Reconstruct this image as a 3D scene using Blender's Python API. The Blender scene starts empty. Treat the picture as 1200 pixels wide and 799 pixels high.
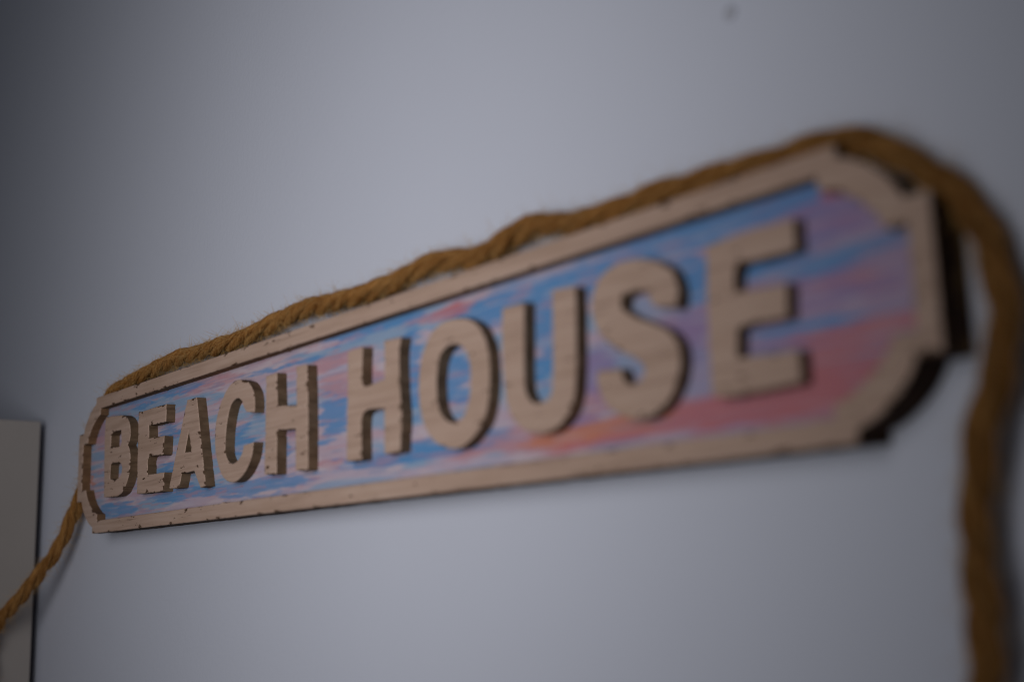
import bpy, bmesh, math, random
import numpy as np
from mathutils import Vector, Matrix
from mathutils.geometry import tessellate_polygon

# ------------------------------------------------------------------ camera, world, light
SC = bpy.context.scene
COL = SC.collection
S = 0.11                       # height of the sign board in metres; sign coordinates are in these units
DEPTH = 0.196                  # sign thickness (sign units)
SIGN_Z = 1.5                   # height of the sign's centre above the ground

def W(x, z, d=0.0):
    """sign units (right, up, depth behind the sign's front face) -> world metres (wall face is y = 0)"""
    return Vector((x * S, (d - DEPTH) * S, SIGN_Z + z * S))

cam = bpy.data.cameras.new("camera")
cam.sensor_width = 36.0
cam.lens = 43.5
cam.clip_start = 0.01
cam.clip_end = 50.0
camo = bpy.data.objects.new("camera", cam)
COL.objects.link(camo)
right = Vector((0.62493154, 0.78022114, -0.02674962))
down = Vector((-0.161656, 0.09580725, -0.98218548))
fwd = Vector((-0.76375906, 0.61812292, 0.1860004))
M = Matrix((( right[0], -down[0], -fwd[0], 0), (right[1], -down[1], -fwd[1], 0), (right[2], -down[2], -fwd[2], 0), (0, 0, 0, 1)))
camo.matrix_world = Matrix.Translation(W(5.71112475, -0.88279253, -3.32584411)) @ M
cam.dof.use_dof = True
cam.dof.focus_distance = 0.90
cam.dof.aperture_fstop = 3.2
cam.dof.aperture_blades = 9
SC.camera = camo

world = bpy.data.worlds.new("World")
SC.world = world
world.use_nodes = True
world.node_tree.nodes["Background"].inputs[0].default_value = (0.80, 0.88, 1.0, 1)
world.node_tree.nodes["Background"].inputs[1].default_value = 0.032

lamp = bpy.data.lights.new("vignette_spot", 'SPOT')  # added unseen key spot, not a fixture of the room
lamp.energy = 12.7
lamp.color = (1.0, 0.985, 0.97)
lamp.shadow_soft_size = 0.28
lamp.spot_size = 2 * 0.86
lamp.spot_blend = 1.0  # soft cone falloff imitates lens vignetting on the wall
lampo = bpy.data.objects.new("vignette_spot", lamp)
COL.objects.link(lampo)
lampo.location = (0.285, -0.61, SIGN_Z + 0.0)
aim = Vector((-0.065, 0, SIGN_Z + 0.07)) - lampo.location
lampo.rotation_euler = aim.to_track_quat('-Z', 'Y').to_euler()

SC.view_settings.view_transform = 'Standard'
SC.view_settings.look = 'None'
SC.view_settings.exposure = 0.0
SC.view_settings.gamma = 1.0
SC.cycles.filter_width = 1.1
SC.view_settings.use_curve_mapping = False

# ------------------------------------------------------------------ traced shapes, in sign units (right, up)
LETTERS = [
 ('B', [[(-3.144,0.327),(-3.118,0.331),(-2.875,0.315),(-2.795,0.301),(-2.721,0.269),(-2.683,0.223),(-2.669,0.161),(-2.681,0.121),(-2.712,0.088),(-2.685,0.061),(-2.66,0.005),(-2.659,-0.078),(-2.687,-0.147),(-2.738,-0.203),(-2.797,-0.24),(-2.89,-0.258),(-3.124,-0.252),(-3.146,0.136)],
   [(-3.026,0.186),(-2.988,0.207),(-2.841,0.206),(-2.821,0.117),(-2.857,0.093),(-3.002,0.1),(-3.029,0.113)],
   [(-3.02,-0.024),(-2.982,-0.015),(-2.831,-0.028),(-2.797,-0.061),(-2.808,-0.108),(-2.869,-0.133),(-2.938,-0.142),(-3.024,-0.125)]]),
 ('E', [[(-2.528,0.299),(-2.414,0.293),(-2.298,0.297),(-2.062,0.296),(-2.066,0.18),(-2.216,0.18),(-2.348,0.185),(-2.339,0.097),(-2.087,0.087),(-2.093,-0.037),(-2.328,-0.027),(-2.35,-0.046),(-2.348,-0.15),(-2.072,-0.155),(-2.07,-0.279),(-2.521,-0.267),(-2.525,0.016)]]),
 ('A', [[(-1.738,0.282),(-1.597,0.28),(-1.573,0.198),(-1.521,-0.002),(-1.477,-0.155),(-1.442,-0.29),(-1.515,-0.296),(-1.61,-0.183),(-1.798,-0.185),(-1.833,-0.274),(-1.989,-0.269)],
   [(-1.704,0.08),(-1.759,-0.055),(-1.659,-0.059)]]),
 ('C', [[(-0.9,0.106),(-0.807,0.092),(-0.802,0.145),(-0.823,0.216),(-0.885,0.276),(-0.973,0.306),(-1.062,0.312),(-1.151,0.283),(-1.24,0.212),(-1.302,0.112),(-1.32,0.019),(-1.313,-0.076),(-1.272,-0.173),(-1.209,-0.248),(-1.131,-0.286),(-1.042,-0.293),(-0.956,-0.268),(-0.891,-0.228),(-0.837,-0.166),(-0.81,-0.081),(-0.936,-0.089),(-0.948,-0.122),(-0.996,-0.163),(-1.071,-0.185),(-1.135,-0.162),(-1.176,-0.112),(-1.179,-0.019),(-1.162,0.073),(-1.121,0.162),(-1.083,0.192),(-1.02,0.202),(-0.969,0.178),(-0.943,0.14)]]),
 ('H', [[(-0.665,0.283),(-0.537,0.286),(-0.527,0.095),(-0.305,0.073),(-0.312,0.289),(-0.19,0.282),(-0.177,-0.017),(-0.179,-0.296),(-0.312,-0.289),(-0.315,-0.056),(-0.529,-0.042),(-0.531,-0.288),(-0.673,-0.281),(-0.667,-0.016)]]),
 ('H', [[(0.234,0.289),(0.38,0.288),(0.373,0.107),(0.393,0.084),(0.444,0.081),(0.582,0.094),(0.585,0.288),(0.733,0.28),(0.715,0.208),(0.719,0.027),(0.731,-0.121),(0.714,-0.277),(0.577,-0.28),(0.58,-0.056),(0.502,-0.043),(0.402,-0.045),(0.367,-0.079),(0.366,-0.287),(0.219,-0.285),(0.233,0.059)]]),
 ('O', [[(0.88,-0.015),(0.891,0.097),(0.929,0.185),(0.993,0.257),(1.081,0.293),(1.183,0.295),(1.282,0.273),(1.361,0.224),(1.414,0.147),(1.434,0.057),(1.433,-0.049),(1.414,-0.142),(1.377,-0.214),(1.312,-0.264),(1.23,-0.304),(1.148,-0.308),(1.048,-0.282),(0.963,-0.228),(0.912,-0.152),(0.887,-0.077)],
   [(1.029,-0.034),(1.032,0.067),(1.06,0.134),(1.112,0.171),(1.18,0.175),(1.237,0.151),(1.276,0.1),(1.293,0.019),(1.287,-0.058),(1.26,-0.133),(1.218,-0.177),(1.152,-0.187),(1.086,-0.161),(1.044,-0.107)]]),
 ('U', [[(1.536,0.277),(1.688,0.274),(1.676,-0.073),(1.689,-0.131),(1.734,-0.169),(1.795,-0.174),(1.842,-0.15),(1.861,-0.079),(1.876,0.289),(2.024,0.278),(2.016,0.074),(2.004,-0.099),(1.979,-0.202),(1.925,-0.263),(1.85,-0.298),(1.766,-0.302),(1.674,-0.28),(1.597,-0.226),(1.551,-0.149),(1.535,-0.033),(1.528,0.104)]]),
 ('S', [[(2.595,0.145),(2.583,0.084),(2.462,0.112),(2.445,0.147),(2.415,0.178),(2.361,0.193),(2.297,0.183),(2.282,0.14),(2.355,0.089),(2.457,0.043),(2.534,0.001),(2.579,-0.057),(2.583,-0.131),(2.558,-0.206),(2.483,-0.281),(2.37,-0.31),(2.256,-0.283),(2.174,-0.226),(2.13,-0.142),(2.137,-0.091),(2.271,-0.102),(2.281,-0.145),(2.326,-0.177),(2.383,-0.16),(2.401,-0.122),(2.368,-0.082),(2.255,-0.023),(2.156,0.054),(2.117,0.146),(2.125,0.219),(2.169,0.284),(2.268,0.319),(2.402,0.312),(2.505,0.274),(2.572,0.219)]]),
 ('E', [[(2.743,0.284),(2.95,0.292),(3.149,0.289),(3.146,0.182),(2.982,0.181),(2.9,0.186),(2.873,0.161),(2.867,0.086),(3.098,0.072),(3.092,-0.044),(2.896,-0.039),(2.868,-0.05),(2.86,-0.151),(3.129,-0.164),(3.132,-0.274),(2.944,-0.28),(2.766,-0.278),(2.731,-0.263),(2.732,0.001)]]),
]
PAINT = {
 'blue': [(-2.146,0.376,0.35,0.03), (-2.654,0.381,0.2,0.035), (-3.148,-0.343,0.35,0.05), (-1.905,-0.304,0.5,0.045), (-2.131,0.126,0.15,0.05), (-2.117,-0.12,0.15,0.04), (-1.182,-0.053,0.15,0.1), (-1.006,-0.334,0.6,0.035), (-0.547,0.336,0.3,0.015), (-0.023,-0.03,0.12,0.13), (-0.59,-0.136,0.1,0.06), (0.405,0.409,0.35,0.05), (0.698,0.121,0.1,0.25), (1.068,0.047,0.12,0.15), (0.705,-0.281,0.5,0.05), (1.529,0.32,0.3,0.09), (1.341,0.304,0.3,0.06), (1.754,0.097,0.1,0.2), (2.037,0.303,0.3,0.06), (2.293,0.355,0.5,0.07), (2.576,0.394,0.5,0.06), (2.874,0.403,0.35,0.035), (3.033,0.417,0.3,0.03), (3.281,0.137,0.25,0.028), (3.416,0.136,0.2,0.03), (3.4,-0.195,0.12,0.02), (-0.023,0.484,0.3,0.02), (3.12,-0.075,0.22,0.016), (3.1,-0.205,0.3,0.012), (2.936,0.182,0.2,0.05), (2.562,0.196,0.1,0.1)],
 'red': [(2.248,-0.351,0.4,0.035), (2.736,-0.321,0.5,0.05), (3.156,-0.279,0.3,0.05), (3.342,-0.121,0.25,0.025), (2.932,-0.333,0.4,0.05), (3.222,0.376,0.05,0.03), (3.30,-0.165,0.3,0.022), (3.182,-0.181,0.2,0.04), (2.524,-0.322,0.3,0.04), (1.078,0.365,0.13,0.03), (3.3,-0.214,0.2,0.03)],
 'orange': [(-3.562,-0.09,0.035,0.06), (2.002,-0.315,0.14,0.04), (1.815,-0.33,0.2,0.025), (2.298,-0.313,0.15,0.03)],
 'pink': [(0.065,0.143,0.2,0.08), (-0.023,0.272,0.25,0.05), (0.866,0.37,0.2,0.03), (1.442,-0.312,0.35,0.05), (1.733,-0.322,0.3,0.05), (0.32,0.108,0.1,0.1), (-1.618,0.373,0.3,0.05), (-1.596,-0.121,0.15,0.03), (-0.443,-0.03,0.06,0.06), (3.255,0.04,0.2,0.03), (1.065,-0.074,0.08,0.03), (2.06,-0.199,0.15,0.06), (-3.367,0.226,0.1,0.1), (0.064,-0.266,0.3,0.02)],
 'purple': [(3.204,0.259,0.2,0.06), (3.319,-0.002,0.2,0.04), (2.965,0.067,0.3,0.06), (2.548,-0,0.12,0.12), (2.066,-0.095,0.1,0.12), (3.104,0.361,0.2,0.04), (3.098,-0.123,0.25,0.03), (1.899,-0.286,0.1,0.05)],
}
ROPE_TOP = [(-3.233, 0.595), (-2.722, 0.636), (-2.209, 0.668), (-1.673, 0.657), (-1.246, 0.652), (-0.962, 0.661), (-0.438, 0.689), (-0.057, 0.669), (0.208, 0.654), (0.458, 0.654), (0.694, 0.676), (0.845, 0.687), (0.989, 0.676), (1.162, 0.646), (1.295, 0.636), (1.425, 0.659), (1.551, 0.685), (1.642, 0.69), (1.758, 0.673), (1.926, 0.639), (2.087, 0.628), (2.24, 0.625), (2.388, 0.635), (2.573, 0.62), (2.791, 0.613), (2.993, 0.604), (3.183, 0.601), (3.308, 0.59)]
ROPE_RIGHT = [(3.38, 0.515, 0.105), (3.48, 0.449, 0.115), (3.574, 0.371, 0.125), (3.65, 0.3, 0.13), (3.731, 0.189, 0.125), (3.786, 0.075, 0.11), (3.818, -0.041, 0.09), (3.831, -0.155, 0.075), (3.819, -0.268, 0.065), (3.786, -0.379, 0.055), (3.741, -0.488, 0.055), (3.709, -0.611, 0.06), (3.681, -0.76, 0.07), (3.681, -0.897, 0.06), (3.686, -1.032, 0.05), (3.682, -1.153, 0.05), (3.658, -1.297, 0.05), (3.629, -1.465, 0.05)]

# ------------------------------------------------------------------ helpers
rnd = random.Random(7)

def obj(name, me, parent=None, **props):
    o = bpy.data.objects.new(name, me)
    COL.objects.link(o)
    if parent is not None:
        o.parent = parent
    for k, v in props.items():
        o[k] = v
    return o

def mesh(name, verts, faces, mats, midx=None, smooth=False):
    me = bpy.data.meshes.new(name)
    me.from_pydata([tuple(v) for v in verts], [], faces)
    for m in mats:
        me.materials.append(m)
    if midx is not None:
        me.polygons.foreach_set("material_index", midx)
    me.polygons.foreach_set("use_smooth", [smooth] * len(me.polygons))
    me.update()
    return me

class NT:
    """tiny node-tree writer"""
    def __init__(self, name):
        self.m = bpy.data.materials.new(name)
        self.m.use_nodes = True
        self.t = self.m.node_tree
        self.b = self.t.nodes["Principled BSDF"]
        self.co = self.t.nodes.new("ShaderNodeTexCoord").outputs["Object"]
    def n(self, kind, **kw):
        nd = self.t.nodes.new(kind)
        for k, v in kw.items():
            setattr(nd, k, v)
        return nd
    def link(self, a, b):
        self.t.links.new(a, b)
    def put(self, sock, v):
        if isinstance(v, bpy.types.NodeSocket):
            self.link(v, sock)
        else:
            sock.default_value = v
    def scaled(self, s):
        mp = self.n("ShaderNodeMapping")
        mp.inputs["Scale"].default_value = s
        self.link(self.co, mp.inputs[0])
        return mp.outputs[0]
    def noise(self, s, detail=4, rough=0.55, dist=0.0):
        nz = self.n("ShaderNodeTexNoise")
        nz.inputs["Scale"].default_value = 1.0
        nz.inputs["Detail"].default_value = detail
        nz.inputs["Roughness"].default_value = rough
        nz.inputs["Distortion"].default_value = dist
        self.link(self.scaled(s), nz.inputs["Vector"])
        return nz.outputs["Fac"]
    def ramp(self, fac, stops):
        r = self.n("ShaderNodeValToRGB")
        cr = r.color_ramp
        while len(cr.elements) < len(stops):
            cr.elements.new(0.5)
        for e, (p, c) in zip(cr.elements, stops):
            e.position = p
            e.color = (*c, 1) if len(c) == 3 else c
        self.link(fac, r.inputs[0])
        return r.outputs[0]
    def step(self, fac, a, b):
        mr = self.n("ShaderNodeMapRange", interpolation_type='SMOOTHSTEP')
        self.put(mr.inputs["Value"], fac)
        mr.inputs["From Min"].default_value = a
        mr.inputs["From Max"].default_value = b
        return mr.outputs[0]
    def math(self, op, a, b=0.0):
        m = self.n("ShaderNodeMath", operation=op)
        self.put(m.inputs[0], a)
        self.put(m.inputs[1], b)
        return m.outputs[0]
    def mix(self, fac, a, b, mode='MIX'):
        m = self.n("ShaderNodeMix", data_type='RGBA', blend_type=mode)
        self.put(m.inputs[0], fac)
        self.put(m.inputs[6], (*a, 1) if isinstance(a, tuple) else a)
        self.put(m.inputs[7], (*b, 1) if isinstance(b, tuple) else b)
        return m.outputs[2]
    def attr(self, name):
        return self.n("ShaderNodeAttribute", attribute_name=name)
    def bump(self, h, dist, strength=1.0):
        b = self.n("ShaderNodeBump")
        b.inputs["Distance"].default_value = dist
        b.inputs["Strength"].default_value = strength
        self.link(h, b.inputs["Height"])
        self.link(b.outputs[0], self.b.inputs["Normal"])
    def done(self, col, rough=0.7, spec=0.3):
        self.put(self.b.inputs["Base Color"], col)
        self.put(self.b.inputs["Roughness"], rough)
        self.b.inputs["Specular IOR Level"].default_value = spec
        return self.m

# ------------------------------------------------------------------ materials
def m_wall():
    t = NT("wall_paint")
    big = t.noise((7.0, 7.0, 7.0), 5, 0.6)
    c = t.mix(big, (0.612, 0.638, 0.752), (0.642, 0.670, 0.788))
    stip = t.noise((260, 260, 260), 4, 0.6)
    t.bump(stip, 0.0006, 0.35)
    return t.done(c, 0.75, 0.2)

def m_face():
    """sun-bleached beige wash on wood: grain along the board, chips that show the brown core near the edges"""
    t = NT("weathered_wood_face")
    grain = t.noise((14, 60, 330), 5, 0.6, 0.4)
    broad = t.noise((18, 40, 60), 3)
    c = t.ramp(grain, [(0.28, (0.39, 0.265, 0.208)), (0.48, (0.490, 0.340, 0.272)), (0.72, (0.550, 0.398, 0.326))])
    c = t.mix(t.math('MULTIPLY', t.step(broad, 0.45, 0.75), 0.45), c, (0.40, 0.268, 0.198))
    crack = t.step(t.noise((22, 60, 480), 4, 0.7, 0.8), 0.665, 0.70)
    speck = t.step(t.noise((230, 230, 330), 3, 0.6), 0.685, 0.72)
    wear = t.attr("wear").outputs["Fac"]
    chipn = t.noise((80, 100, 200), 5, 0.68)
    chip = t.step(t.math('ADD', chipn, t.math('MULTIPLY', wear, 0.105)), 0.66, 0.685)
    dk = t.math('MAXIMUM', t.math('MAXIMUM', t.math('MULTIPLY', crack, 0.6), t.math('MULTIPLY', speck, 0.7)), chip)
    c = t.mix(dk, c, (0.085, 0.045, 0.025))
    h = t.math('SUBTRACT', t.math('MULTIPLY', grain, 0.6), dk)
    t.bump(h, 0.00025, 0.35)
    return t.done(c, 0.72, 0.25)

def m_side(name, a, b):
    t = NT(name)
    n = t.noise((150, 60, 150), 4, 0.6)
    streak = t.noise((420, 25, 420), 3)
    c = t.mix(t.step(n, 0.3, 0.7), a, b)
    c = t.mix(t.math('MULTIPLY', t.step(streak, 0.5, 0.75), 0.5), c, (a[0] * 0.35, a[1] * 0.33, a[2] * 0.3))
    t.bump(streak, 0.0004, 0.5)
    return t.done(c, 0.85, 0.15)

def m_paint():
    t = NT("brushed_paint")
    base = t.attr("paint").outputs["Color"]
    streak = t.noise((25, 60, 900), 5, 0.65, 0.3)
    fine = t.noise((60, 100, 1700), 3, 0.6)
    c = t.mix(t.math('MULTIPLY', t.step(streak, 0.5, 0.8), 0.22), base, (0.50, 0.43, 0.50))
    c = t.mix(t.math('MULTIPLY', t.step(streak, 0.48, 0.22), 0.35), c, (0.16, 0.20, 0.30))
    worn = t.step(t.noise((45, 100, 620), 5, 0.7, 0.6), 0.70, 0.725)
    c = t.mix(t.math('MULTIPLY', worn, 0.8), c, (0.13, 0.07, 0.05))
    h = t.math('ADD', t.math('MULTIPLY', fine, 0.5), streak)
    t.bump(h, 0.0005, 0.5)
    return t.done(c, 0.62, 0.3)

def m_rope():
    t = NT("jute")
    at = t.attr("fibre").outputs["Vector"]
    def nz(scale, detail, rough):
        mp = t.n("ShaderNodeMapping")
        mp.inputs["Scale"].default_value = scale
        t.link(at, mp.inputs[0])
        n = t.n("ShaderNodeTexNoise")
        n.inputs["Scale"].default_value = 1.0
        n.inputs["Detail"].default_value = detail
        n.inputs["Roughness"].default_value = rough
        t.link(mp.outputs[0], n.inputs["Vector"])
        return n.outputs["Fac"]
    lines = nz((4.0, 4.0, 60.0), 4, 0.7)
    fine = nz((16.0, 16.0, 260.0), 3, 0.6)
    big = t.noise((60, 60, 60), 3)
    m = t.math('ADD', t.math('MULTIPLY', lines, 0.6), t.math('MULTIPLY', fine, 0.4))
    c = t.ramp(m, [(0.38, (0.06, 0.022, 0.006)), (0.49, (0.36, 0.148, 0.036)), (0.61, (0.72, 0.39, 0.135))])
    c = t.mix(t.math('MULTIPLY', t.step(big, 0.4, 0.7), 0.45), c, (0.24, 0.092, 0.020))
    t.bump(m, 0.0020, 1.0)
    return t.done(c, 0.9, 0.1)

def m_plain(name, col, rough=0.5, spec=0.4, var=0.06):
    t = NT(name)
    n = t.noise((12, 12, 12), 4)
    c = t.mix(n, tuple(v * (1 - var) for v in col), tuple(min(1, v * (1 + var)) for v in col))
    t.bump(t.noise((300, 300, 300), 2), 0.0003, 0.2)
    return t.done(c, rough, spec)

WALL, FACE, PAINTM, ROPE = m_wall(), m_face(), m_paint(), m_rope()
LSIDE = m_side("letter_edge", (0.195, 0.128, 0.080), (0.115, 0.072, 0.043))
FSIDE = m_side("frame_edge", (0.22, 0.125, 0.068), (0.14, 0.075, 0.040))
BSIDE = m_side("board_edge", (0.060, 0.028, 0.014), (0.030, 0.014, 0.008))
FIBRE = m_plain("jute_fibre", (0.62, 0.38, 0.15), 0.8, 0.1)
CABM = m_plain("cabinet_laminate", (0.36, 0.325, 0.305), 0.5, 0.3, 0.03)
NAILM = m_plain("dull_steel", (0.50, 0.515, 0.59), 0.7, 0.2)

# ------------------------------------------------------------------ wall
def box_mesh(name, x0, x1, y0, y1, z0, z1, mat, bev=0.0):
    bm = bmesh.new()
    bmesh.ops.create_cube(bm, size=1)
    for v in bm.verts:
        v.co = Vector((x0 if v.co.x < 0 else x1, y0 if v.co.y < 0 else y1, z0 if v.co.z < 0 else z1))
    if bev:
        bmesh.ops.bevel(bm, geom=list(bm.edges), offset=bev, segments=2, affect='EDGES', profile=0.5)
    me = bpy.data.meshes.new(name)
    bm.to_mesh(me)
    bm.free()
    me.materials.append(mat)
    return me

obj("wall", box_mesh("wall", -2.2, 1.4, 0.0, 0.10, 0.0, 2.6, WALL), kind="structure")

# ------------------------------------------------------------------ outlines of the sign board
HW, TAB, TABH = 3.33535, 0.333, 0.255

def quarter(o):
    """end of the outline from the top edge to the end tab, pulled in by o (right end, upper half)"""
    pts = []
    hw = HW - o * 0.95
    top = 0.5 - o
    th = TABH - o * 0.93
    ex = HW + TAB - o * 0.98
    step = HW + 0.236 - o * 0.85
    pts.append((hw, top))
    y1 = top - 0.048
    pts.append((hw + 0.004, y1))
    for k in range(1, 13):
        a = math.pi / 2 * (1 - k / 12)
        pts.append((hw + 0.004 + (step - hw - 0.004) * math.cos(a) ** 1.4, th + (y1 - th) * max(0.0, math.sin(a)) ** 1.4))
    pts.append((ex, th))
    return pts

def outline(o, jit=0.0, seed=0):
    q = quarter(o)
    r = q + [(x, -y) for x, y in reversed(q)]
    lp = r + [(-x, -y) for x, y in r]           # clockwise all the way round
    lp = [(x, y) for x, y in lp]
    # resample straight runs so that they can be uneven, same count for every offset
    ref = quarter(0.0)
    rr = ref + [(x, -y) for x, y in reversed(ref)]
    rl = rr + [(-x, -y) for x, y in rr]
    out = []
    n = len(lp)
    for i in range(n):
        a, b = lp[i], lp[(i + 1) % n]
        ra, rb = rl[i], rl[(i + 1) % n]
        m = max(1, int(round(math.dist(ra, rb) / 0.03)))
        for k in range(m):
            f = k / m
            out.append((a[0] + (b[0] - a[0]) * f, a[1] + (b[1] - a[1]) * f))
    if jit:
        g = random.Random(seed)
        walk = 0.0
        res = []
        for x, y in out:
            walk = walk * 0.7 + g.uniform(-jit, jit)
            bite = g.uniform(0.003, 0.007) if g.random() < 0.006 else 0.0
            sy = 1 if y > 0 else -1
            sx = 1 if x > 0 else -1
            if abs(x) > HW - 0.02:
                res.append((x - sx * 0.5 * (bite + walk), y - sy * 0.5 * (bite + walk)))
            else:
                res.append((x, y - sy * (bite + walk)))
        out = res
    return out

sign = bpy.data.objects.new("wooden_sign", None)
COL.objects.link(sign)
sign.location = W(0, 0, DEPTH)
sign["label"] = "long weathered wooden sign with raised letters reading BEACH HOUSE on the wall"
sign["category"] = "sign"

def P(x, z, d):
    """sign units -> the sign's own metres"""
    return (x * S, (d - DEPTH) * S, z * S)

REC = 0.065                     # depth of the recess inside the frame
def loft(name, loops, mats, ringmat, cap_first=False, cap_last=False, closed=False, wear=None, smooth=False):
    """quads between successive loops of equal length; loops hold (x, z, d)"""
    n = len(loops[0])
    verts = [P(*p) for lp in loops for p in lp]
    faces, mi = [], []
    L = len(loops)
    for r in range(L if closed else L - 1):
        r2 = (r + 1) % L
        for i in range(n):
            j = (i + 1) % n
            faces.append((r * n + i, r * n + j, r2 * n + j, r2 * n + i))
            mi.append(ringmat[r])
    if cap_first:
        faces.append(tuple(range(n)))
        mi.append(0)
    if cap_last:
        faces.append(tuple((L - 1) * n + i for i in reversed(range(n))))
        mi.append(0)
    me = mesh(name, verts, faces, mats, mi, smooth)
    if wear:
        at = me.attributes.new("wear", 'FLOAT', 'POINT')
        at.data.foreach_set("value", [wear[k // n] for k in range(n * L)])
    bm = bmesh.new()
    bm.from_mesh(me)
    bmesh.ops.recalc_face_normals(bm, faces=bm.faces)
    bm.to_mesh(me)
    bm.free()
    return me

# backboard: solid board of the same outline, its front face lies behind the painted panel
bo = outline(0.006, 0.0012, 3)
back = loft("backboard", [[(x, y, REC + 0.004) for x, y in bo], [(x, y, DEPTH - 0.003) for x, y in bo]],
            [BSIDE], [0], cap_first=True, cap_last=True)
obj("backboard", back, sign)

# frame: one cut ring with softened, chipped edges
oo = outline(0.0, 0.0003, 5)
oi = outline(0.016, 0.0003, 5)
ii = outline(0.089, 0.0003, 8)
io = outline(0.074, 0.0003, 8)
mid1 = outline(0.032)
mid2 = outline(0.057)
def ring(lp, d):
    return [(x, y, d) for x, y in lp]
ob = outline(0.004, 0.0003, 5)
ib = outline(0.085, 0.0003, 8)
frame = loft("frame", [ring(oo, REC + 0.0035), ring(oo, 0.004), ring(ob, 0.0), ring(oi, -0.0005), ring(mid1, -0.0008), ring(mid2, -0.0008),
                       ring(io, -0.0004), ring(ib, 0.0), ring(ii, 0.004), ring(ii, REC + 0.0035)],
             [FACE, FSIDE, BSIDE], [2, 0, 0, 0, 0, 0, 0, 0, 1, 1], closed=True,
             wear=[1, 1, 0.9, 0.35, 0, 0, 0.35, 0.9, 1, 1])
obj("frame", frame, sign)

# ------------------------------------------------------------------ painted panel
def lattice(w, h, seed):
    return np.random.default_rng(seed).random((h, w))
def vnoise(x, y, seed):
    """smooth value noise on unit cells"""
    g = lattice(256, 256, seed)
    xi = np.floor(x).astype(int); yi = np.floor(y).astype(int)
    fx = x - xi; fy = y - yi
    fx = fx * fx * (3 - 2 * fx); fy = fy * fy * (3 - 2 * fy)
    a = g[yi % 256, xi % 256]; b = g[yi % 256, (xi + 1) % 256]
    c = g[(yi + 1) % 256, xi % 256]; d = g[(yi + 1) % 256, (xi + 1) % 256]
    return (a * (1 - fx) + b * fx) * (1 - fy) + (c * (1 - fx) + d * fx) * fy
def fbm(x, y, seed, octv=4):
    s = 0; amp = 0.5; tot = 0
    for k in range(octv):
        s = s + amp * vnoise(x * 2 ** k + 17 * k, y * 2 ** k + 31 * k, seed + k)
        tot += amp; amp *= 0.55
    return s / tot
def sstep(a, b, v):
    t = np.clip((v - a) / (b - a), 0, 1)
    return t * t * (3 - 2 * t)

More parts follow.
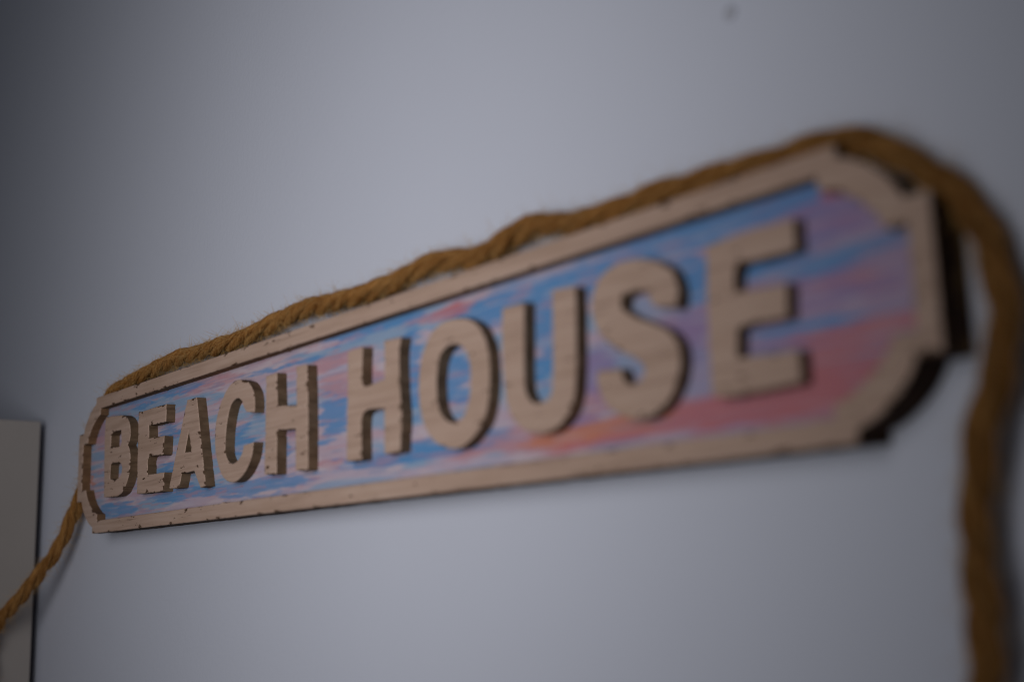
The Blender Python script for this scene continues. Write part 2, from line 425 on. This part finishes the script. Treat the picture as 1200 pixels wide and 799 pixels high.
def make_panel():
    nx, ny = 1000, 150
    xs = np.linspace(-(HW + TAB - 0.03), HW + TAB - 0.03, nx)
    ys = np.linspace(-0.47, 0.47, ny)
    X, Y = np.meshgrid(xs, ys)
    # brush strokes drag the colours sideways
    wx = X + 0.30 * (fbm(X * 1.6 + 50, Y * 22 + 50, 11) - 0.5) + 0.10 * (fbm(X * 6 + 90, Y * 60 + 90, 12) - 0.5)
    wy = Y + 0.07 * (fbm(X * 2.2 + 40, Y * 7 + 70, 13) - 0.5)
    streak = fbm(X * 1.7 + 30, Y * 48 + 80, 14)
    tone = fbm(X * 1.1 + 60, Y * 9 + 20, 15)
    fine = fbm(X * 5 + 60, Y * 90 + 20, 16)
    col = np.empty(X.shape + (3,))
    def layer(c, w):
        nonlocal col
        w = w[..., None]
        col = col * (1 - w) + np.array(c) * w
    lil = sstep(0.35, 0.65, tone)
    col[:] = (0.50, 0.42, 0.53)
    layer((0.52, 0.37, 0.43), lil * 0.6)
    layer((0.60, 0.50, 0.55), sstep(0.5, 0.62, fbm(X * 3.1 + 70, Y * 17 + 40, 19)) * 0.6)
    layer((0.20, 0.37, 0.57), sstep(0.44, 0.57, fbm(X * 1.3 + 10, Y * 15 + 140, 17)) * (0.75 - 0.35 * sstep(2.2, 2.9, X)) * sstep(-0.36, -0.2, Y + 0.14 * (1 - sstep(1.2, 1.7, X))))
    # the right third is painted in deeper purple
    layer((0.36, 0.255, 0.43), sstep(1.9, 2.9, wx) * 0.7)
    cols = {'pink': (0.52, 0.25, 0.29), 'purple': (0.30, 0.20, 0.40), 'blue': (0.075, 0.26, 0.56), 'red': (0.54, 0.165, 0.18), 'orange': (0.60, 0.22, 0.13)}
    for name in ('pink', 'purple', 'blue', 'red', 'orange'):
        field = np.zeros(X.shape)
        for px, py, rx, ry in PAINT[name]:
            field = np.maximum(field, np.exp(-(((wx - px) / (rx * 1.25)) ** 2 + ((wy - py) / ry) ** 2) * 0.75))
        w = sstep(0.36, 0.60, field + 0.75 * (streak - 0.5) + 0.75 * (fine - 0.5))
        c = cols[name]
        k = 0.78 if name in ('pink', 'purple') else 0.88
        # the brush was drier at the far-left end, so the colours there are thinner
        layer(c, w * k * (0.78 + 0.22 * sstep(-1.5, 1.0, X)))
    # thin dry-brush marks
    dry = sstep(0.60, 0.70, fbm(X * 3.2 + 120, Y * 55 + 15, 21))
    layer((0.55, 0.48, 0.56), dry * 0.35)
    dry2 = sstep(0.62, 0.70, fbm(X * 2.4 + 20, Y * 48 + 115, 24))
    layer((0.14, 0.27, 0.48), dry2 * 0.35)
    dry3 = sstep(0.60, 0.70, fbm(X * 4.4 + 220, Y * 60 + 11, 27))
    layer((0.52, 0.26, 0.31), dry3 * 0.45)
    d = REC + 0.0015 - 0.004 * (streak - 0.5) * 0.5
    verts = np.stack([X * S, (d - DEPTH) * S, Y * S], -1).reshape(-1, 3)
    # keep only what lies inside the board
    ex = np.abs(X) - HW
    lim = np.where(ex <= 0, 0.47, np.where(ex < 0.2, 0.24 + 0.165 * np.clip(1 - (np.clip(ex, 0, 1) / 0.21) ** 1.43, 0, 1) ** 0.7, 0.235))
    ok = (np.abs(Y) <= lim)
    idx = np.arange(nx * ny).reshape(ny, nx)
    fk = ok[:-1, :-1] & ok[1:, :-1] & ok[:-1, 1:] & ok[1:, 1:]
    f = np.stack([idx[:-1, :-1], idx[:-1, 1:], idx[1:, 1:], idx[1:, :-1]], -1)[fk]
    used = np.unique(f)
    remap = -np.ones(nx * ny, int); remap[used] = np.arange(len(used))
    me = bpy.data.meshes.new("panel")
    me.from_pydata(verts[used].tolist(), [], remap[f].tolist())
    ca = me.color_attributes.new("paint", 'FLOAT_COLOR', 'POINT')
    c4 = np.concatenate([np.clip(col, 0, 1), np.ones(X.shape + (1,))], -1).reshape(-1, 4)[used]
    ca.data.foreach_set("color", c4.astype(np.float32).ravel())
    me.materials.append(PAINTM)
    me.polygons.foreach_set("use_smooth", [True] * len(me.polygons))
    return me
obj("panel", make_panel(), sign, label="recessed panel brushed in streaks of blue, lilac, pink and red")

# ------------------------------------------------------------------ raised letters
def area2(lp):
    return sum(a[0] * b[1] - b[0] * a[1] for a, b in zip(lp, lp[1:] + lp[:1]))

def dense(lp, spacing=0.010):
    """sharp corners stay, gentle ones become a curve; even spacing"""
    n = len(lp)
    sharp = []
    for i in range(n):
        a, b, c = Vector(lp[i - 1]), Vector(lp[i]), Vector(lp[(i + 1) % n])
        sharp.append((b - a).angle(c - b) > math.radians(48))
    out = []
    for i in range(n):
        p0, p1, p2, p3 = (Vector(lp[(i + k) % n]) for k in (-1, 0, 1, 2))
        if sharp[i]:
            p0 = p1 * 2 - p2
        if sharp[(i + 1) % n]:
            p3 = p2 * 2 - p1
        L = (p2 - p1).length
        m1 = (p2 - p0) / max(1e-6, (p2 - p0).length) * L if not sharp[i] else (p2 - p1)
        m2 = (p3 - p1) / max(1e-6, (p3 - p1).length) * L if not sharp[(i + 1) % n] else (p2 - p1)
        k = max(1, int(round(L / spacing)))
        for s in range(k):
            t = s / k
            out.append((2 * t ** 3 - 3 * t ** 2 + 1) * p1 + (t ** 3 - 2 * t ** 2 + t) * m1 + (-2 * t ** 3 + 3 * t ** 2) * p2 + (t ** 3 - t ** 2) * m2)
    return out

def normals(lp):
    n = len(lp)
    res = []
    for i in range(n):
        d1 = (lp[i] - lp[i - 1]); d2 = (lp[(i + 1) % n] - lp[i])
        d1 = d1.normalized() if d1.length > 1e-9 else d2.normalized()
        d2 = d2.normalized() if d2.length > 1e-9 else d1
        v = Vector((d1.y + d2.y, -(d1.x + d2.x)))
        if v.length < 0.3:
            v = Vector((d1.y, -d1.x))
        k = v.length / 2
        res.append(v.normalized() / max(0.6, k))       # points away from the solid
    return res

def letter_mesh(loops, seed, chips, worn=0.0):
    g = random.Random(seed)
    bases = []
    for q, lp in enumerate(loops):
        lp = list(lp)
        ccw = area2(lp) > 0
        if ccw != (q == 0):
            lp.reverse()
        pts = dense(lp)
        nr = normals(pts)
        walk = 0.0
        res = []
        left = 0
        for p, nn in zip(pts, nr):
            walk = walk * 0.72 + g.uniform(-0.0008, 0.0008)
            if left <= 0 and g.random() < chips:
                left = g.randint(1, 3)
                bite = g.uniform(0.003, 0.009)
            b = bite * g.uniform(0.5, 1) if left > 0 else 0.0
            left -= 1
            res.append(p + nn * (walk - b))
        bases.append(res)
    verts, faces, mi, wear = [], [], [], []
    rings = [(0.0, REC + 0.001, 1.0, 1), (0.0, 0.004, 1.0, 0), (0.004, 0.0, 0.75 + worn * 5, 0), (0.016, -0.0006, 0.15 + worn, 0)]
    inner, inner_idx = [], []
    for lp in bases:
        n = len(lp)
        start = len(verts)
        nr = normals(lp)
        for off, d, w, _ in rings:
            for p, nn in zip(lp, nr):
                # the back of the letter is as rough as its face but not chipped alike
                verts.append(P(p.x - nn.x * off, p.y - nn.y * off, d))
                wear.append(w)
        for r in range(len(rings) - 1):
            for i in range(n):
                j = (i + 1) % n
                faces.append((start + r * n + i, start + r * n + j, start + (r + 1) * n + j, start + (r + 1) * n + i))
                mi.append(rings[r][3])
        o = start + (len(rings) - 1) * n
        inner.append([Vector((verts[o + i][0], verts[o + i][2], 0)) for i in range(n)])
        inner_idx += [o + i for i in range(n)]
    for tri in tessellate_polygon(inner):
        faces.append(tuple(inner_idx[k] for k in tri))
        mi.append(0)
    me = mesh("letter", verts, faces, [FACE, LSIDE], mi)
    at = me.attributes.new("wear", 'FLOAT', 'POINT')
    at.data.foreach_set("value", wear)
    bm = bmesh.new()
    bm.from_mesh(me)
    bmesh.ops.recalc_face_normals(bm, faces=bm.faces)
    # an open shell may come out inside-out: the face must look away from the wall
    s = sum(f.normal.y * f.calc_area() for f in bm.faces if f.material_index == 0)
    if s > 0:
        bmesh.ops.reverse_faces(bm, faces=bm.faces)
    bm.to_mesh(me)
    bm.free()
    return me

for k, (ch, loops) in enumerate(LETTERS):
    obj("letter", letter_mesh(loops, 40 + k, (0.045, 0.05, 0.03, 0.015, 0.015, 0.008, 0.012, 0.006, 0.003, 0.006)[k], (0.04, 0.10, 0.06, 0.03, 0.03, 0.0, 0, 0, 0, 0.0)[k]), sign,
        label="raised beige wooden letter %s" % ch)

# ------------------------------------------------------------------ rope
RR = 0.052                                        # rope radius
path = []
left_end = [(-4.86, -1.75, -0.24), (-4.87, -1.35, -0.24), (-4.795, -1.147, -0.20), (-4.564, -0.983, -0.13), (-4.364, -0.808, -0.06), (-4.198, -0.642, 0.01),
            (-4.063, -0.489, 0.05), (-3.975, -0.34, 0.08), (-3.87, -0.20, 0.095), (-3.775, -0.06, 0.10), (-3.725, 0.08, 0.10), (-3.72, 0.20, 0.10), (-3.665, 0.305, 0.10), (-3.545, 0.385, 0.10), (-3.41, 0.465, 0.10), (-3.31, 0.515, 0.098)]
path += left_end
for x, y in ROPE_TOP:
    path.append((x, max(y - RR, 0.5 + RR - (0.02 if abs(x) > 2.8 else 0.004)), 0.095))
path += ROPE_RIGHT

def smooth_path(pts, step):
    P3 = [W(*p) for p in pts]
    dens = []
    n = len(P3)
    for i in range(n - 1):
        p0 = P3[max(0, i - 1)]; p1 = P3[i]; p2 = P3[i + 1]; p3 = P3[min(n - 1, i + 2)]
        m = max(2, int((p2 - p1).length / step * 4))
        for k in range(m):
            t = k / m
            dens.append(0.5 * ((2 * p1) + (p2 - p0) * t + (2 * p0 - 5 * p1 + 4 * p2 - p3) * t * t + (-p0 + 3 * p1 - 3 * p2 + p3) * t ** 3))
    dens.append(P3[-1])
    out = [dens[0]]
    acc = 0.0
    for a, b in zip(dens, dens[1:]):
        acc += (b - a).length
        if acc >= step:
            out.append(b); acc = 0.0
    return out

STEP = 0.0011
cl = smooth_path(path, STEP)
# smooth the centre line a little
for _ in range(6):
    cl = [cl[0]] + [(cl[i - 1] + cl[i] * 2 + cl[i + 1]) / 4 for i in range(1, len(cl) - 1)] + [cl[-1]]
frames = []
tan = (cl[1] - cl[0]).normalized()
u = tan.orthogonal().normalized()
for i in range(len(cl)):
    t2 = (cl[min(i + 1, len(cl) - 1)] - cl[max(i - 1, 0)]).normalized()
    u = (u - t2 * u.dot(t2)).normalized()
    frames.append((cl[i], t2, u, t2.cross(u)))

rope = bpy.data.objects.new("rope", None)
COL.objects.link(rope)
rope.location = W(0, 0.5, 0.09)
rope["label"] = "twisted brown jute rope draped over the wooden sign's top edge"
rope["category"] = "rope"
R_M = RR * S
PITCH = 0.068
def strand_mesh(phase, seed):
    g = random.Random(seed)
    ph0 = [g.uniform(0, 6.28) for _ in range(4)]
    verts, faces, fib = [], [], []
    NV = 16
    s = 0.0
    centres = []
    for i, (c, t, a, b) in enumerate(frames):
        if i:
            s += (cl[i] - cl[i - 1]).length
        tw = -2 * math.pi * s / PITCH + phase + 0.55 * math.sin(s * 31 + 1.0) + 0.4 * math.sin(s * 12.3)
        rad = R_M * (0.55 + 0.07 * math.sin(s * 95 + ph0[0]) + 0.05 * math.sin(s * 43 + ph0[3]))
        centres.append((c + (a * math.cos(tw) + b * math.sin(tw)) * rad, s, tw))
    for i, (c, s, tw) in enumerate(centres):
        t = (centres[min(i + 1, len(centres) - 1)][0] - centres[max(i - 1, 0)][0]).normalized()
        a = frames[i][2]
        a = (a - t * a.dot(t)).normalized()
        b = t.cross(a)
        rs = R_M * (0.50 + 0.035 * math.sin(s * 70 + ph0[1]) + 0.025 * math.sin(s * 173 + ph0[2]))
        for k in range(NV):
            ang = 2 * math.pi * k / NV
            yarn = 0.06 * math.cos(6 * (ang - 1.1 * tw * 0.4 + s * 130)) + g.uniform(-0.035, 0.035)
            v = c + (a * math.cos(ang) + b * math.sin(ang)) * rs * (1 + yarn)
            verts.append(v - rope.location)
            a2 = ang + s * 150 + seed
            fib += (math.cos(a2), math.sin(a2), s + seed * 0.37)
    n = len(centres)
    for i in range(n - 1):
        for k in range(NV):
            k2 = (k + 1) % NV
            faces.append((i * NV + k, i * NV + k2, (i + 1) * NV + k2, (i + 1) * NV + k))
    faces.append(tuple(reversed(range(NV))))
    faces.append(tuple((n - 1) * NV + k for k in range(NV)))
    me = mesh("strand", verts, faces, [ROPE], None, True)
    me.attributes.new("fibre", 'FLOAT_VECTOR', 'POINT').data.foreach_set("vector", fib)
    return me
for k in range(3):
    obj("strand", strand_mesh(2 * math.pi * k / 3, 90 + k), rope)

def fuzz_mesh(count):
    g = random.Random(5)
    verts, faces = [], []
    for _ in range(count):
        i = g.randrange(2, len(frames) - 3)
        c, t, a, b = frames[i]
        ang = g.uniform(0, 2 * math.pi)
        out = a * math.cos(ang) + b * math.sin(ang)
        sidev = t.cross(out)
        p = c + out * R_M * 0.86
        L = g.choice((0.0025, 0.003, 0.003, 0.004, 0.004, 0.006, 0.010)) * g.uniform(0.7, 1.4)
        d = (out * g.uniform(0.35, 1.2) + t * g.uniform(-1.1, 1.1) + sidev * g.uniform(-0.8, 0.8)).normalized()
        bend = (out * g.uniform(-0.5, 0.3) + t * g.uniform(-0.6, 0.6) + Vector((0, 0, -0.2))) * 0.6
        r0 = g.uniform(0.00005, 0.00013)
        base = len(verts)
        N = 4
        for k in range(N):
            f = k / (N - 1)
            q = p + d * L * f + bend * L * f * f
            r = r0 * (1 - 0.6 * f)
            e1 = d.orthogonal().normalized(); e2 = d.cross(e1)
            for m in range(3):
                an = 2.0944 * m
                verts.append(q + (e1 * math.cos(an) + e2 * math.sin(an)) * r - rope.location)
        for k in range(N - 1):
            for m in range(3):
                m2 = (m + 1) % 3
                faces.append((base + k * 3 + m, base + k * 3 + m2, base + (k + 1) * 3 + m2, base + (k + 1) * 3 + m))
    return mesh("fibre_fuzz", verts, faces, [FIBRE], None, True)
obj("fibre_fuzz", fuzz_mesh(13000), rope, kind="stuff")

# ------------------------------------------------------------------ cabinet beside the sign
cx, top = -4.95 * S, SIGN_Z + 0.512 * S
CW, CD, GAP = 0.50, 0.38, 0.008
cab = bpy.data.objects.new("cabinet", None)
COL.objects.link(cab)
cab.location = (cx - CW / 2, -GAP - CD / 2, 0)
cab["label"] = "plain off-white cabinet standing a finger's gap from the wall"
cab["category"] = "cabinet"
def cpart(name, x0, x1, y0, y1, z0, z1, bev=0.001):
    l = cab.location
    return obj(name, box_mesh(name, x0 - l.x, x1 - l.x, y0 - l.y, y1 - l.y, z0, z1, CABM, bev), cab)
yb, yf = -GAP, -GAP - CD
cpart("side_panel", cx - 0.018, cx, yf, yb, 0.0, top)
cpart("side_panel", cx - CW, cx - CW + 0.018, yf, yb, 0.0, top)
cpart("top_panel", cx - CW + 0.018, cx - 0.018, yf, yb, top - 0.018, top - 0.0005)
cpart("back_panel", cx - CW + 0.018, cx - 0.018, yb - 0.012, yb - 0.004, 0.06, top - 0.018)
cpart("bottom_panel", cx - CW + 0.018, cx - 0.018, yf, yb - 0.012, 0.06, 0.078)
d1 = cpart("door", cx - CW + 0.002, cx - CW / 2 - 0.001, yf - 0.019, yf - 0.001, 0.062, top - 0.003)
d2 = cpart("door", cx - CW / 2 + 0.001, cx - 0.002, yf - 0.019, yf - 0.001, 0.062, top - 0.003)

# ------------------------------------------------------------------ nail above the sign
def nail_mesh():
    prof = [(0.0, -0.0014), (0.0018, -0.0013), (0.0027, -0.0010), (0.0034, -0.0006), (0.0033, -0.0002), (0.0011, -0.0003), (0.0010, 0.012)]
    verts, faces = [(0, prof[0][1], 0)], []
    NS = 20
    for r, y in prof[1:]:
        for k in range(NS):
            a = 2 * math.pi * k / NS
            verts.append((r * math.cos(a), y, r * math.sin(a)))
    for k in range(NS):
        faces.append((0, 1 + (k + 1) % NS, 1 + k))
    for q in range(len(prof) - 2):
        for k in range(NS):
            a, b = 1 + q * NS + k, 1 + q * NS + (k + 1) % NS
            faces.append((a, b, b + NS, a + NS))
    return mesh("nail", verts, faces, [NAILM], None, True)
nail = obj("nail", nail_mesh(), None, label="small dull grey nail head in the bare wall above the sign", category="nail")
nail.location = W(2.768, 1.242, DEPTH)
